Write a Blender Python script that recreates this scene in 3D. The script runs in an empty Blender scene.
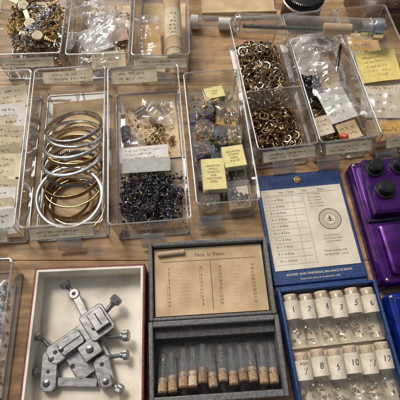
import bpy, bmesh, math, random
from mathutils import Vector, Matrix, Euler, noise
S = 0.01
R_ = math.radians
random.seed(11)
scene = bpy.context.scene
COL = scene.collection

# ---------------------------------------------------------------- materials
def nt_new(name):
    m = bpy.data.materials.new(name); m.use_nodes = True
    nt = m.node_tree; nt.nodes.clear()
    out = nt.nodes.new('ShaderNodeOutputMaterial')
    return m, nt, out

def L(nt, a, b): nt.links.new(a, b)

def mat(name, c1, c2=None, rough=0.5, metal=0.0, scale=3.0, bump=0.0, bscale=None, stretch=(1,1,1), detail=4, island=None, spec=0.5, contrast=(0.35,0.65), rvar=0.0, coat=0.0):
    m, nt, out = nt_new(name)
    p = nt.nodes.new('ShaderNodeBsdfPrincipled'); L(nt, p.outputs[0], out.inputs[0])
    p.inputs['Roughness'].default_value = rough
    p.inputs['Metallic'].default_value = metal
    p.inputs['Specular IOR Level'].default_value = spec
    p.inputs['Coat Weight'].default_value = coat
    tc = nt.nodes.new('ShaderNodeTexCoord'); mp = nt.nodes.new('ShaderNodeMapping')
    mp.inputs['Scale'].default_value = stretch
    L(nt, tc.outputs['Object'], mp.inputs[0])
    n = nt.nodes.new('ShaderNodeTexNoise'); n.inputs['Scale'].default_value = scale*100; n.inputs['Detail'].default_value = detail
    L(nt, mp.outputs[0], n.inputs[0])
    if island:
        g = nt.nodes.new('ShaderNodeNewGeometry'); r = nt.nodes.new('ShaderNodeValToRGB')
        r.color_ramp.interpolation = 'CONSTANT'
        el = r.color_ramp.elements
        el[0].position = 0; el[0].color = (*island[0], 1)
        el[1].position = 1.0/len(island); el[1].color = (*island[1], 1)
        for i, c in enumerate(island[2:]):
            e = el.new((i+2)/len(island)); e.color = (*c, 1)
        L(nt, g.outputs['Random Per Island'], r.inputs[0])
        mx = nt.nodes.new('ShaderNodeMixRGB'); mx.blend_type = 'MULTIPLY'; mx.inputs[0].default_value = 0.4
        L(nt, r.outputs[0], mx.inputs[1]); L(nt, n.outputs['Fac'], mx.inputs[2])
        L(nt, mx.outputs[0], p.inputs['Base Color'])
    else:
        if c2 is None: c2 = tuple(c*0.8 for c in c1)
        r = nt.nodes.new('ShaderNodeValToRGB')
        r.color_ramp.elements[0].position = contrast[0]; r.color_ramp.elements[0].color = (*c2, 1)
        r.color_ramp.elements[1].position = contrast[1]; r.color_ramp.elements[1].color = (*c1, 1)
        L(nt, n.outputs['Fac'], r.inputs[0]); L(nt, r.outputs[0], p.inputs['Base Color'])
    if rvar:
        mr = nt.nodes.new('ShaderNodeMapRange'); mr.inputs[3].default_value = max(0.02, rough-rvar); mr.inputs[4].default_value = rough+rvar
        L(nt, n.outputs['Fac'], mr.inputs[0]); L(nt, mr.outputs[0], p.inputs['Roughness'])
    if bump:
        n2 = nt.nodes.new('ShaderNodeTexNoise'); n2.inputs['Scale'].default_value = (bscale or scale)*100; n2.inputs['Detail'].default_value = 3
        L(nt, mp.outputs[0], n2.inputs[0])
        b = nt.nodes.new('ShaderNodeBump'); b.inputs['Strength'].default_value = bump; b.inputs['Distance'].default_value = 0.0005
        L(nt, n2.outputs['Fac'], b.inputs['Height']); L(nt, b.outputs[0], p.inputs['Normal'])
    return m

def clear(name, tint=(0.97,0.975,0.97), base=0.05, edge=0.75, power=3.0, haze=0.04, rough=0.05, hazecol=(0.8,0.82,0.83), bump=0.0, bscale=2.0):
    m, nt, out = nt_new(name)
    tr = nt.nodes.new('ShaderNodeBsdfTransparent'); tr.inputs[0].default_value = (*tint, 1)
    gl = nt.nodes.new('ShaderNodeBsdfGlossy'); gl.inputs['Roughness'].default_value = rough; gl.inputs[0].default_value = (0.95,0.96,0.97,1)
    df = nt.nodes.new('ShaderNodeBsdfDiffuse'); df.inputs[0].default_value = (*hazecol, 1)
    lw = nt.nodes.new('ShaderNodeLayerWeight'); lw.inputs[0].default_value = 0.5
    pw = nt.nodes.new('ShaderNodeMath'); pw.operation = 'POWER'; pw.inputs[1].default_value = power
    ma = nt.nodes.new('ShaderNodeMath'); ma.operation = 'MULTIPLY_ADD'; ma.inputs[1].default_value = edge; ma.inputs[2].default_value = base
    ma.use_clamp = True
    L(nt, lw.outputs['Facing'], pw.inputs[0]); L(nt, pw.outputs[0], ma.inputs[0])
    m1 = nt.nodes.new('ShaderNodeMixShader'); m2 = nt.nodes.new('ShaderNodeMixShader')
    L(nt, ma.outputs[0], m1.inputs[0]); L(nt, tr.outputs[0], m1.inputs[1]); L(nt, gl.outputs[0], m1.inputs[2])
    m2.inputs[0].default_value = haze
    tc = nt.nodes.new('ShaderNodeTexCoord')
    n = nt.nodes.new('ShaderNodeTexNoise'); n.inputs['Scale'].default_value = 60; n.inputs['Detail'].default_value = 6
    L(nt, tc.outputs['Object'], n.inputs[0])
    mh = nt.nodes.new('ShaderNodeMapRange'); mh.inputs[1].default_value = 0.35; mh.inputs[2].default_value = 0.75
    mh.inputs[3].default_value = haze*0.3; mh.inputs[4].default_value = min(1, haze*2.0)
    L(nt, n.outputs['Fac'], mh.inputs[0]); L(nt, mh.outputs[0], m2.inputs[0])
    L(nt, m1.outputs[0], m2.inputs[1]); L(nt, df.outputs[0], m2.inputs[2]); L(nt, m2.outputs[0], out.inputs[0])
    if bump:
        n2 = nt.nodes.new('ShaderNodeTexNoise'); n2.inputs['Scale'].default_value = bscale*100
        L(nt, tc.outputs['Object'], n2.inputs[0])
        b = nt.nodes.new('ShaderNodeBump'); b.inputs['Strength'].default_value = bump; b.inputs['Distance'].default_value = 0.001
        L(nt, n2.outputs['Fac'], b.inputs['Height']); L(nt, b.outputs[0], gl.inputs['Normal'])
    return m

M = {}
M['wall'] = clear('tray_acrylic', tint=(0.93,0.935,0.925), haze=0.06, base=0.07, edge=0.8, power=2.1, rough=0.06, hazecol=(0.76,0.74,0.69), bump=0.12, bscale=0.5)
M['acryl'] = clear('clear_acrylic', haze=0.03, base=0.08, power=2.2)
M['rim'] = clear('acrylic_edge', tint=(0.86,0.87,0.86), haze=0.12, base=0.14, edge=0.7, power=1.5, rough=0.06, hazecol=(0.75,0.74,0.69))
M['glass'] = clear('vial_glass', tint=(0.97,0.975,0.965), base=0.08, edge=0.85, power=1.9, haze=0.04, rough=0.03)
M['frost'] = clear('cloudy_glass', tint=(0.98,0.97,0.95), base=0.06, edge=0.7, power=2.3, haze=0.09, rough=0.03, hazecol=(0.82,0.76,0.64))
M['film'] = clear('plastic_film', tint=(0.98,0.98,0.97), base=0.09, edge=0.55, power=2.0, haze=0.09, rough=0.12, bump=0.25, bscale=2, hazecol=(0.85,0.83,0.8))
M['milky'] = clear('milky_film', tint=(0.96,0.96,0.95), base=0.08, edge=0.4, power=2.0, haze=0.33, rough=0.16, bump=0.2, bscale=2, hazecol=(0.82,0.8,0.76))
M['silver'] = mat('dull_silver', (0.78,0.77,0.74), (0.48,0.47,0.44), rough=0.27, metal=1, scale=3, bump=0.12, bscale=8, rvar=0.12)
M['whitesilver'] = mat('pale_silver', (0.84,0.83,0.80), (0.62,0.61,0.58), rough=0.3, metal=1, scale=3, bump=0.08, bscale=8, rvar=0.1)
M['dsilver'] = mat('tarnished_silver', (0.45,0.44,0.41), (0.2,0.195,0.185), rough=0.32, metal=1, scale=5, bump=0.3, bscale=7)
M['brass'] = mat('old_brass', (0.68,0.48,0.22), (0.36,0.24,0.11), rough=0.3, metal=1, scale=4, bump=0.1, bscale=8)
M['bronze'] = mat('dark_bronze', (0.46,0.3,0.14), (0.22,0.135,0.065), rough=0.33, metal=1, scale=5, bump=0.2, bscale=8)
M['steel'] = mat('worn_steel', (0.36,0.355,0.35), (0.19,0.188,0.185), rough=0.38, metal=0.92, scale=1.6, bump=0.05, bscale=16, rvar=0.12, stretch=(1,2,1), detail=10, contrast=(0.3,0.7))
M['dsteel'] = mat('dark_steel', (0.3,0.29,0.28), (0.15,0.15,0.15), rough=0.33, metal=1, scale=4, bump=0.08)
M['ringpile'] = mat('mixed_rings', (1,1,1), rough=0.28, metal=1, scale=6, island=[(0.85,0.62,0.3),(0.7,0.5,0.3),(0.38,0.25,0.14),(0.95,0.76,0.45),(0.22,0.16,0.11),(0.8,0.76,0.66)])
M['redrings'] = mat('copper_rings', (1,1,1), rough=0.32, metal=0.9, scale=6, island=[(0.6,0.38,0.18),(0.38,0.21,0.11),(0.22,0.13,0.08),(0.8,0.6,0.34),(0.15,0.09,0.07)])
M['darkmix'] = mat('dark_beads', (1,1,1), rough=0.23, metal=0.4, scale=6, island=[(0.02,0.02,0.025),(0.04,0.045,0.06),(0.12,0.11,0.11),(0.02,0.025,0.035),(0.5,0.48,0.45),(0.03,0.02,0.02),(0.05,0.09,0.2),(0.25,0.18,0.1)])
M['jewel'] = mat('mixed_jewellery', (1,1,1), rough=0.28, metal=0.75, scale=6, island=[(0.85,0.62,0.28),(0.06,0.05,0.05),(0.85,0.82,0.74),(0.65,0.45,0.2),(0.25,0.16,0.1),(0.95,0.78,0.45)])
M['beads'] = mat('coloured_beads', (1,1,1), rough=0.25, scale=6, island=[(0.02,0.05,0.28),(0.7,0.46,0.12),(0.02,0.02,0.02),(0.55,0.4,0.1),(0.45,0.22,0.06),(0.04,0.03,0.03)])
M['vialmix'] = mat('tiny_vial_parts', (1,1,1), rough=0.4, metal=0.4, scale=3, island=[(0.75,0.68,0.5),(0.5,0.42,0.28),(0.8,0.76,0.66),(0.25,0.2,0.15),(0.6,0.48,0.28)])
M['paper'] = mat('aged_label_paper', (0.80,0.70,0.50), (0.62,0.51,0.32), rough=0.85, scale=1.2, bump=0.1, bscale=10, detail=8)
M['card'] = mat('tan_card', (0.66,0.49,0.30), (0.47,0.33,0.18), rough=0.85, scale=0.5, bump=0.1, bscale=12, detail=10)
M['cream'] = mat('cream_card', (0.76,0.67,0.49), (0.57,0.47,0.31), rough=0.85, scale=0.6, bump=0.1, bscale=12, detail=10)
M['palecard'] = mat('pale_printed_card', (0.77,0.71,0.57), (0.62,0.55,0.41), rough=0.85, scale=0.5, bump=0.1, bscale=12, detail=10)
M['white'] = mat('white_paper', (0.82,0.80,0.75), (0.68,0.65,0.58), rough=0.8, scale=1.2, bump=0.1, detail=8)
M['creamlab'] = mat('vial_label_paper', (0.80,0.74,0.61), (0.62,0.55,0.41), rough=0.8, scale=1.5, bump=0.1, detail=8)
M['yellow'] = mat('yellow_paper', (0.82,0.68,0.22), (0.7,0.55,0.17), rough=0.8, scale=1.5)
M['paleyel'] = mat('pale_yellow_paper', (0.80,0.71,0.32), (0.70,0.6,0.25), rough=0.8, scale=1.5)
M['orangecard'] = mat('amber_card', (0.76,0.46,0.13), (0.56,0.31,0.08), rough=0.7, scale=1)
M['ink'] = mat('print_ink', (0.04,0.035,0.035), rough=0.7)
M['brownink'] = mat('faded_ink', (0.13,0.08,0.05), rough=0.8)
M['cork'] = mat('cork', (0.46,0.31,0.18), (0.28,0.17,0.09), rough=0.85, scale=6, bump=0.5, bscale=9, contrast=(0.35,0.65))
M['corkmid'] = mat('brown_cork', (0.34,0.21,0.12), (0.2,0.12,0.065), rough=0.85, scale=6, bump=0.5, bscale=9, contrast=(0.35,0.65))
M['corkdark'] = mat('stained_cork', (0.22,0.13,0.075), (0.1,0.06,0.035), rough=0.85, scale=6, bump=0.5, bscale=9)
M['corkpale'] = mat('pale_cork', (0.62,0.48,0.33), (0.44,0.32,0.2), rough=0.85, scale=6, bump=0.5, bscale=9, contrast=(0.3,0.6))
M['grey'] = mat('grey_leatherette', (0.19,0.187,0.18), (0.10,0.099,0.096), rough=0.55, scale=6, bump=0.6, bscale=14, detail=8)
M['greylin'] = mat('grey_lining', (0.11,0.107,0.10), (0.065,0.063,0.06), rough=0.9, scale=4, bump=0.3)
M['navy'] = mat('navy_leatherette', (0.02,0.06,0.2), (0.012,0.035,0.12), rough=0.4, scale=5, bump=0.5, bscale=16)
M['redbox'] = mat('dark_red_paper', (0.25,0.05,0.035), (0.09,0.02,0.018), rough=0.6, scale=5, bump=0.4, bscale=10)
M['creambox'] = mat('cream_box_lining', (0.80,0.75,0.64), (0.52,0.44,0.32), rough=0.85, scale=0.35, bump=0.12, bscale=10, detail=12, contrast=(0.28,0.58))
M['purple'] = mat('purple_lacquer', (0.10,0.01,0.2), (0.045,0.005,0.1), rough=0.24, metal=0.6, scale=1.2, coat=0.5, rvar=0.12, detail=8)
M['cobalt'] = mat('cobalt_lacquer', (0.01,0.04,0.36), (0.008,0.025,0.2), rough=0.24, metal=0.5, scale=1.2, coat=0.5, rvar=0.1, detail=8)
M['chrome'] = mat('chrome', (0.8,0.8,0.79), (0.65,0.65,0.65), rough=0.14, metal=1, scale=4, rvar=0.06)
M['black'] = mat('black_plastic', (0.02,0.02,0.02), (0.012,0.012,0.012), rough=0.2, scale=5, bump=0.05)
M['leather'] = mat('brown_leather', (0.11,0.048,0.028), (0.045,0.02,0.014), rough=0.42, scale=2, bump=0.5, bscale=6)
M['red'] = mat('red_plastic', (0.6,0.07,0.03), rough=0.4)
M['pink'] = mat('pink_tissue', (0.75,0.52,0.44), (0.62,0.38,0.3), rough=0.7, scale=1)
M['gold'] = mat('gold_foil', (0.82,0.6,0.26), (0.58,0.4,0.15), rough=0.32, metal=1, scale=5)
M['greencol'] = mat('olive_insert', (0.42,0.38,0.1), (0.26,0.24,0.07), rough=0.7, scale=3)
M['bluecol'] = mat('blue_insert', (0.02,0.05,0.22), rough=0.5, scale=3)
M['greycard'] = mat('grey_card', (0.46,0.44,0.42), (0.36,0.345,0.33), rough=0.7, scale=2)
M['darkfelt'] = mat('dark_insert', (0.05,0.045,0.045), (0.03,0.03,0.03), rough=0.8, scale=3)

# ---------------------------------------------------------------- mesh builder
class G:
    def __init__(s): s.v = []; s.f = []; s.m = []
    def add(s, vs, fs, X=None, mi=0):
        o = len(s.v)
        for p in vs:
            q = Vector(p)
            s.v.append(X @ q if X is not None else q)
        for f in fs:
            s.f.append([o+i for i in f]); s.m.append(mi)
        return s
    def box(s, x0, x1, y0, y1, z0, z1, X=None, mi=0):
        vs = [(x0,y0,z0),(x1,y0,z0),(x1,y1,z0),(x0,y1,z0),(x0,y0,z1),(x1,y0,z1),(x1,y1,z1),(x0,y1,z1)]
        return s.add(vs, [(3,2,1,0),(4,5,6,7),(0,1,5,4),(1,2,6,5),(2,3,7,6),(3,0,4,7)], X, mi)
    def loft(s, rings, X=None, mi=0, cap0=True, cap1=True):
        n = len(rings[0]); vs = [p for r in rings for p in r]; fs = []
        for k in range(len(rings)-1):
            for i in range(n):
                j = (i+1) % n
                fs.append((k*n+i, k*n+j, (k+1)*n+j, (k+1)*n+i))
        if cap0: fs.append(tuple(reversed(range(n))))
        if cap1: fs.append(tuple((len(rings)-1)*n+i for i in range(n)))
        return s.add(vs, fs, X, mi)
    def lathe(s, prof, n=24, X=None, mi=0, cap0=True, cap1=True):
        rings = [[(r*math.cos(2*math.pi*i/n), r*math.sin(2*math.pi*i/n), z) for i in range(n)] for r, z in prof]
        return s.loft(rings, X, mi, cap0, cap1)
    def torus(s, R, r, n=16, m=6, X=None, mi=0, sx=1, sy=1):
        vs = []; fs = []
        for i in range(n):
            a = 2*math.pi*i/n
            for j in range(m):
                b = 2*math.pi*j/m
                q = R + r*math.cos(b)
                vs.append((q*math.cos(a)*sx, q*math.sin(a)*sy, r*math.sin(b)))
        for i in range(n):
            for j in range(m):
                fs.append((i*m+j, ((i+1)%n)*m+j, ((i+1)%n)*m+(j+1)%m, i*m+(j+1)%m))
        return s.add(vs, fs, X, mi)
    def band(s, R, w, t, n=64, X=None, mi=0):
        prof = [(R-t/2, -w/2), (R+t*0.1, -w/2), (R+t*0.4, -w*0.4), (R+t*0.62, -w*0.22), (R+t*0.7, 0), (R+t*0.62, w*0.22), (R+t*0.4, w*0.4), (R+t*0.1, w/2), (R-t/2, w/2)]
        vs = []; fs = []; m = len(prof)
        for i in range(n):
            a = 2*math.pi*i/n
            for r, z in prof: vs.append((r*math.cos(a), r*math.sin(a), z))
        for i in range(n):
            for j in range(m):
                fs.append((i*m+j, ((i+1)%n)*m+j, ((i+1)%n)*m+(j+1)%m, i*m+(j+1)%m))
        return s.add(vs, fs, X, mi)
    def prism(s, poly, z0, z1, X=None, mi=0):
        return s.loft([[(x,y,z0) for x,y in poly], [(x,y,z1) for x,y in poly]], X, mi)
    def ball(s, r, X=None, mi=0, n=8, m=6):
        prof = [(r*math.sin(math.pi*k/m), -r*math.cos(math.pi*k/m)) for k in range(1, m)]
        return s.lathe(prof, n, X, mi)
    def knurl(s, r, z0, z1, X=None, mi=0, teeth=22):
        n = teeth*2
        def ring(z, q): return [((r-(0.05*r if i%2 else 0))*q*math.cos(2*math.pi*i/n), (r-(0.05*r if i%2 else 0))*q*math.sin(2*math.pi*i/n), z) for i in range(n)]
        h = z1-z0
        return s.loft([ring(z0,0.88), ring(z0+h*0.12,1), ring(z1-h*0.12,1), ring(z1,0.88)], X, mi)
    def sheet(s, w, l, nx, ny, fn, X=None, mi=0):
        vs = []; fs = []
        for j in range(ny+1):
            for i in range(nx+1):
                x = (i/nx-0.5)*w; y = (j/ny-0.5)*l
                vs.append(fn(x, y))
        for j in range(ny):
            for i in range(nx):
                a = j*(nx+1)+i
                fs.append((a, a+1, a+nx+2, a+nx+1))
        return s.add(vs, fs, X, mi)
    def obj(s, name, mats, parent=None, X=None, bevel=0, seg=2, sharp=35):
        me = bpy.data.meshes.new(name)
        me.from_pydata([(v*S)[:] for v in s.v], [], s.f)
        if not isinstance(mats, (list, tuple)): mats = [mats]
        for m in mats: me.materials.append(m)
        me.polygons.foreach_set('material_index', s.m)
        me.polygons.foreach_set('use_smooth', [True]*len(s.f))
        me.update()
        if sharp: me.set_sharp_from_angle(angle=R_(sharp))
        return place(me, name, parent, X, bevel, seg)

def place(me, name, parent=None, X=None, bevel=0, seg=2):
    o = bpy.data.objects.new(name, me); COL.objects.link(o)
    if parent: o.parent = parent
    if X is not None:
        X = X.copy(); X.translation = X.translation*S
        o.matrix_basis = X
    if bevel:
        b = o.modifiers.new('bevel', 'BEVEL'); b.width = bevel*S; b.segments = seg; b.limit_method = 'ANGLE'; b.angle_limit = R_(40)
    return o

def tag(o, label, cat, group=None):
    o['label'] = label; o['category'] = cat
    if group: o['group'] = group
    return o

def TM(x=0, y=0, z=0, rx=0, ry=0, rz=0):
    return Matrix.Translation((x,y,z)) @ Euler((R_(rx), R_(ry), R_(rz)), 'XYZ').to_matrix().to_4x4()

def thing(name, label, cat, X, group=None):
    o = bpy.data.objects.new(name, None); COL.objects.link(o)
    o.empty_display_size = 0.01
    Y = X.copy(); Y.translation = Y.translation*S; o.matrix_basis = Y
    return tag(o, label, cat, group)

def rrect(w, l, r, z, cx=0, cy=0, n=4):
    pts = []
    for k, (sx, sy) in enumerate([(1,-1),(1,1),(-1,1),(-1,-1)]):
        for i in range(n+1):
            a = R_(-90+90*k+90*i/n)
            pts.append((cx+sx*(w/2-r)+r*math.cos(a), cy+sy*(l/2-r)+r*math.sin(a), z))
    return pts

def rod(g, a, b, r, mi=0, n=12, r1=None, X=None):
    a = Vector(a); b = Vector(b); d = b-a
    q = d.to_track_quat('Z', 'Y').to_matrix().to_4x4()
    Y = Matrix.Translation(a) @ q
    if X is not None: Y = X @ Y
    g.lathe([(r,0),(r if r1 is None else r1, d.length)], n, Y, mi)

# ---------------------------------------------------------------- writing
def text(body, size, parent, X, m='ink', align='CENTER', bendR=None, name='printed_text', spacing=1.0, bold=0.0, shear=0.0, turn=0.0):
    cu = bpy.data.curves.new('t', 'FONT'); cu.body = body; cu.size = size*S; cu.align_x = align; cu.align_y = 'CENTER'
    cu.space_line = spacing; cu.resolution_u = 3; cu.offset = bold*S; cu.shear = shear
    to = bpy.data.objects.new('t', cu); COL.objects.link(to)
    dg = bpy.context.evaluated_depsgraph_get(); dg.update()
    me = bpy.data.meshes.new_from_object(to.evaluated_get(dg))
    bpy.data.objects.remove(to); bpy.data.curves.remove(cu)
    me.name = name; me.materials.clear(); me.materials.append(M[m])
    if turn: me.transform(Matrix.Rotation(R_(turn), 4, 'Z'))
    if bendR:
        for v in me.vertices:
            x = v.co.x/S; v.co.z = (math.sqrt(max(0.0001, bendR*bendR-x*x))-bendR)*S
    return place(me, name, parent, X)

def scribble(w, h, lines, rnd, pen=0.028):
    g = G()
    for k in range(lines):
        y = h/2 - (k+0.5)*h/lines; x = -w/2 + rnd.random()*w*0.08
        end = w/2 - rnd.random()*w*0.3; prev = None
        while x < end:
            if rnd.random() < 0.12: x += 0.1; prev = None; continue
            p = (x, y + (rnd.random()-0.5)*h/lines*(0.75 if rnd.random()<0.2 else 0.38))
            if prev:
                dx = p[0]-prev[0]; dy = p[1]-prev[1]; l = math.hypot(dx,dy) or 1
                nx = -dy/l*pen/2; ny = dx/l*pen/2
                g.add([(prev[0]-nx,prev[1]-ny,0),(p[0]-nx,p[1]-ny,0),(p[0]+nx,p[1]+ny,0),(prev[0]+nx,prev[1]+ny,0)], [(0,1,2,3)])
            prev = p; x += 0.015 + rnd.random()*0.045
    return g

# ---------------------------------------------------------------- trays
def tray(cx, cy, ang, w, l, h, label, dividers=(), label_w=0.75, text_seed=1, handle=0.0, lab=True):
    X = TM(cx, cy, 0.0, 0, 0, ang)
    t = thing('plastic_tray', label, 'tray', X, 'clear plastic drawer trays on the table')
    g = G()
    g.loft([rrect(w-0.62, l-0.62, 0.22, 0.1, 0, l/2), rrect(w-0.5, l-0.5, 0.3, 0.2, 0, l/2), rrect(w-0.2, l-0.2, 0.35, h-0.14, 0, l/2)], cap1=False)
    g.obj('tray_wall', M['wall'], t)
    g = G(); cy_ = l/2
    rr = [(0.22,h-0.17),(0.08,h-0.15),(0.0,h-0.09),(0.0,h-0.02),(0.05,h),(0.17,h),(0.22,h-0.03)]
    rings = [rrect(w-q, l-q, 0.36, z, 0, cy_, 5) for q, z in rr]
    g.loft(rings+[rings[0]], cap0=False, cap1=False)
    g.obj('rim', M['rim'], t)
    g = G(); rr = [(0.50,0.0),(0.44,0.05),(0.44,0.2),(0.56,0.2),(0.62,0.1),(0.60,0.0)]
    rings = [rrect(w-q, l-q, 0.3, z, 0, cy_, 5) for q, z in rr]
    g.loft(rings+[rings[0]], cap0=False, cap1=False); g.obj('foot_edge', M['rim'], t)
    for sx in (-1, 1):
        for yy, sy in ((0, 1), (l, -1)):
            g = G(); rod(g, (sx*(w/2-0.38), yy+sy*0.38, 0.2), (sx*(w/2-0.22), yy+sy*0.22, h-0.15), 0.07, n=8); g.obj('corner_edge', M['rim'], t)
    for dy in dividers:
        g = G(); g.box(-w/2+0.26, w/2-0.26, dy-0.05, dy+0.05, 0.12, h-0.5); g.obj('divider', M['rim'], t)
    g = G(); hw = 1.0
    prof = [(0.08, 1.25),(-0.5, 1.05),(-0.85, 0.6),(-0.85, 0.3),(-0.72, 0.3),(-0.7,0.55),(-0.4, 0.9),(0.1, 1.1)]
    vs = [(handle-hw, y, z) for y, z in prof] + [(handle+hw, y, z) for y, z in prof]; n = len(prof)
    g.add(vs, [tuple(range(n)), tuple(reversed(range(n, 2*n)))] + [(i, n+i, n+(i+1)%n, (i+1)%n) for i in range(n)])
    g.obj('handle', M['rim'], t, bevel=0.03)
    if lab:
        rnd = random.Random(text_seed)
        lw = w*label_w; ox = (rnd.random()-0.5)*0.3
        Y = TM(ox, -0.34, h-0.78, 40, 0, rnd.uniform(-1,1))
        g = G(); g.box(-lw/2-0.12, lw/2+0.12, -0.52, 0.52, -0.03, 0.0); g.obj('label_holder', M['rim'], t, Y)
        g = G(); g.box(-lw/2, lw/2, -0.42, 0.42, 0.006, 0.03); pl = g.obj('paper_label', M['paper'], t, Y)
        g = scribble(lw*0.85, 0.6, 2, rnd); g.obj('handwriting', M['brownink'], pl, TM(0,0,0.036))
    return X

H = 3.8
# ---------------------------------------------------------------- table
def wood():
    m, nt, out = nt_new('table_wood')
    p = nt.nodes.new('ShaderNodeBsdfPrincipled'); L(nt, p.outputs[0], out.inputs[0])
    tc = nt.nodes.new('ShaderNodeTexCoord'); mp = nt.nodes.new('ShaderNodeMapping'); mp.inputs['Scale'].default_value = (1, 10, 1)
    L(nt, tc.outputs['Object'], mp.inputs[0])
    n = nt.nodes.new('ShaderNodeTexNoise'); n.inputs['Scale'].default_value = 12; n.inputs['Detail'].default_value = 10; n.inputs['Distortion'].default_value = 0.7; n.inputs['Roughness'].default_value = 0.6
    L(nt, mp.outputs[0], n.inputs[0])
    r = nt.nodes.new('ShaderNodeValToRGB'); e = r.color_ramp.elements
    e[0].position = 0.3; e[0].color = (0.14,0.065,0.022,1); e[1].position = 0.70; e[1].color = (0.55,0.34,0.145,1)
    k = e.new(0.5); k.color = (0.36,0.2,0.075,1)
    L(nt, n.outputs['Fac'], r.inputs[0])
    n2 = nt.nodes.new('ShaderNodeTexNoise'); n2.inputs['Scale'].default_value = 9; n2.inputs['Detail'].default_value = 8
    L(nt, tc.outputs['Object'], n2.inputs[0])
    r2 = nt.nodes.new('ShaderNodeValToRGB'); r2.color_ramp.elements[0].position = 0.45; r2.color_ramp.elements[0].color = (0,0,0,1)
    r2.color_ramp.elements[1].position = 0.75; r2.color_ramp.elements[1].color = (0.45,0.45,0.45,1)
    L(nt, n2.outputs['Fac'], r2.inputs[0])
    mx = nt.nodes.new('ShaderNodeMixRGB'); mx.inputs[2].default_value = (0.44,0.33,0.2,1)
    L(nt, r2.outputs[0], mx.inputs[0]); L(nt, r.outputs[0], mx.inputs[1])
    n3 = nt.nodes.new('ShaderNodeTexNoise'); n3.inputs['Scale'].default_value = 55; n3.inputs['Detail'].default_value = 8
    L(nt, tc.outputs['Object'], n3.inputs[0])
    r3 = nt.nodes.new('ShaderNodeValToRGB'); r3.color_ramp.elements[0].position = 0.32; r3.color_ramp.elements[0].color = (0.45,0.4,0.35,1)
    r3.color_ramp.elements[1].position = 0.5; r3.color_ramp.elements[1].color = (1,1,1,1)
    L(nt, n3.outputs['Fac'], r3.inputs[0])
    mm = nt.nodes.new('ShaderNodeMixRGB'); mm.blend_type = 'MULTIPLY'; mm.inputs[0].default_value = 0.8
    L(nt, mx.outputs[0], mm.inputs[1]); L(nt, r3.outputs[0], mm.inputs[2]); L(nt, mm.outputs[0], p.inputs['Base Color'])
    p.inputs['Roughness'].default_value = 0.5
    b = nt.nodes.new('ShaderNodeBump'); b.inputs['Strength'].default_value = 0.3; b.inputs['Distance'].default_value = 0.0006
    L(nt, n.outputs['Fac'], b.inputs['Height']); L(nt, b.outputs[0], p.inputs['Normal'])
    return m
g = G()
ys = [-60,-41,-22,-5.6,13,32,51,70,90]
for a, b in zip(ys, ys[1:]):
    g.box(-80, 80, a+0.02, b-0.02, -2.5, 0.0)
g.box(-80, 80, -60, 90, -4, -2.5)
tb = g.obj('table_top', wood(), None, TM(0,0,-0.0), bevel=0.03)
tb['kind'] = 'structure'

# ---------------------------------------------------------------- trays placement
XA = tray(-10.83, -4.0, 4.5, 6.6, 16, H, 'clear plastic tray of bangles on the wooden table', text_seed=3)
XB = tray(-3.9, -3.75, 5.2, 6.6, 16, H, 'clear plastic tray of dark beads and small packets', text_seed=4, lab=False)
XC = tray(2.3, -2.05, 5.5, 5.2, 13.6, H, 'clear plastic tray full of tiny hinged boxes', text_seed=5, handle=-1.5, lab=False)
XD = tray(7.5, 3.18, 7.8, 5.3, 15.4, H, 'divided clear plastic tray of brass and copper rings', dividers=(6.6,), text_seed=6, label_w=0.85)
XE = tray(12.85, 3.91, 7.8, 5.3, 15.4, H, 'clear plastic tray with white packets and oddments', dividers=(), text_seed=7, handle=-1.3)
XF = tray(18.2, 4.64, 7.8, 5.3, 15.4, H, 'clear plastic tray with yellow and amber cards', text_seed=8, handle=-1.3)
XG = tray(-17.6, -4.5, 4.5, 6.6, 16, H, 'clear plastic tray stuffed with cream paper tags', text_seed=9)
XH = tray(-16.9, -18.5, 3, 6.4, 12, 3.0, 'low clear plastic tray beside the red edged box', text_seed=10, lab=False)
X1 = tray(-16.5, 13.5, 2.5, 6.6, 16, H, 'clear plastic tray heaped with gold jewellery', text_seed=11)
X2 = tray(-9.75, 13.5, 2, 6.1, 16, H, 'clear plastic tray holding crumpled plastic bags', text_seed=12, lab=False)
X3 = tray(-3.75, 13.4, 1, 5.6, 16, H, 'clear plastic tray with a cork tube and bags', text_seed=13, label_w=0.9)
def card_on(X, x, y, z, w, l, rx, rz, m, name, label, cat, scr=None, t=0.04, ry=0, ink='brownink'):
    g = G()
    k = random.Random(int((x*13+y*7+w*3)*100)).uniform(-0.06, 0.10)*min(w, 3)/3 if t == 0.04 else 0
    nx = 8
    top = []; bot = []
    for i in range(nx+1):
        u = i/nx*2-1
        for yy in (-l/2, l/2):
            zz = k*u*u
            top.append((u*w/2, yy, zz+t)); bot.append((u*w/2, yy, zz))
    vs = top+bot; o_ = len(top); fs = []
    for i in range(nx):
        a = 2*i
        fs += [(a, a+2, a+3, a+1), (o_+a, o_+a+1, o_+a+3, o_+a+2), (a, o_+a, o_+a+2, a+2), (a+1, a+3, o_+a+3, o_+a+1)]
    fs += [(0, 1, o_+1, o_), (2*nx, o_+2*nx, o_+2*nx+1, 2*nx+1)]
    g.add(vs, fs)
    o = g.obj(name, M[m], None, X @ TM(x,y,z,rx,ry,rz)); tag(o, label, cat)
    if scr:
        s_ = scribble(w*0.8, l*0.75, scr[0], random.Random(scr[1]))
        for v in s_.v: v.z = k*(v.x/(w/2))**2
        s_.obj('handwriting', M[ink], o, TM(0,0,t+0.006))
    return o
card_on(XB, -0.9, 15.35, 3.1, 4.3, 1.3, 35, 0, 'paper', 'paper_label', 'cream paper label at the back rim of the bead tray', 'label', (2,21))
card_on(XA, -0.3, 15.35, 3.2, 4.6, 1.0, 35, 0, 'paper', 'paper_label', 'cream paper label at the back rim of the bangle tray', 'label', (2,22))

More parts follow.
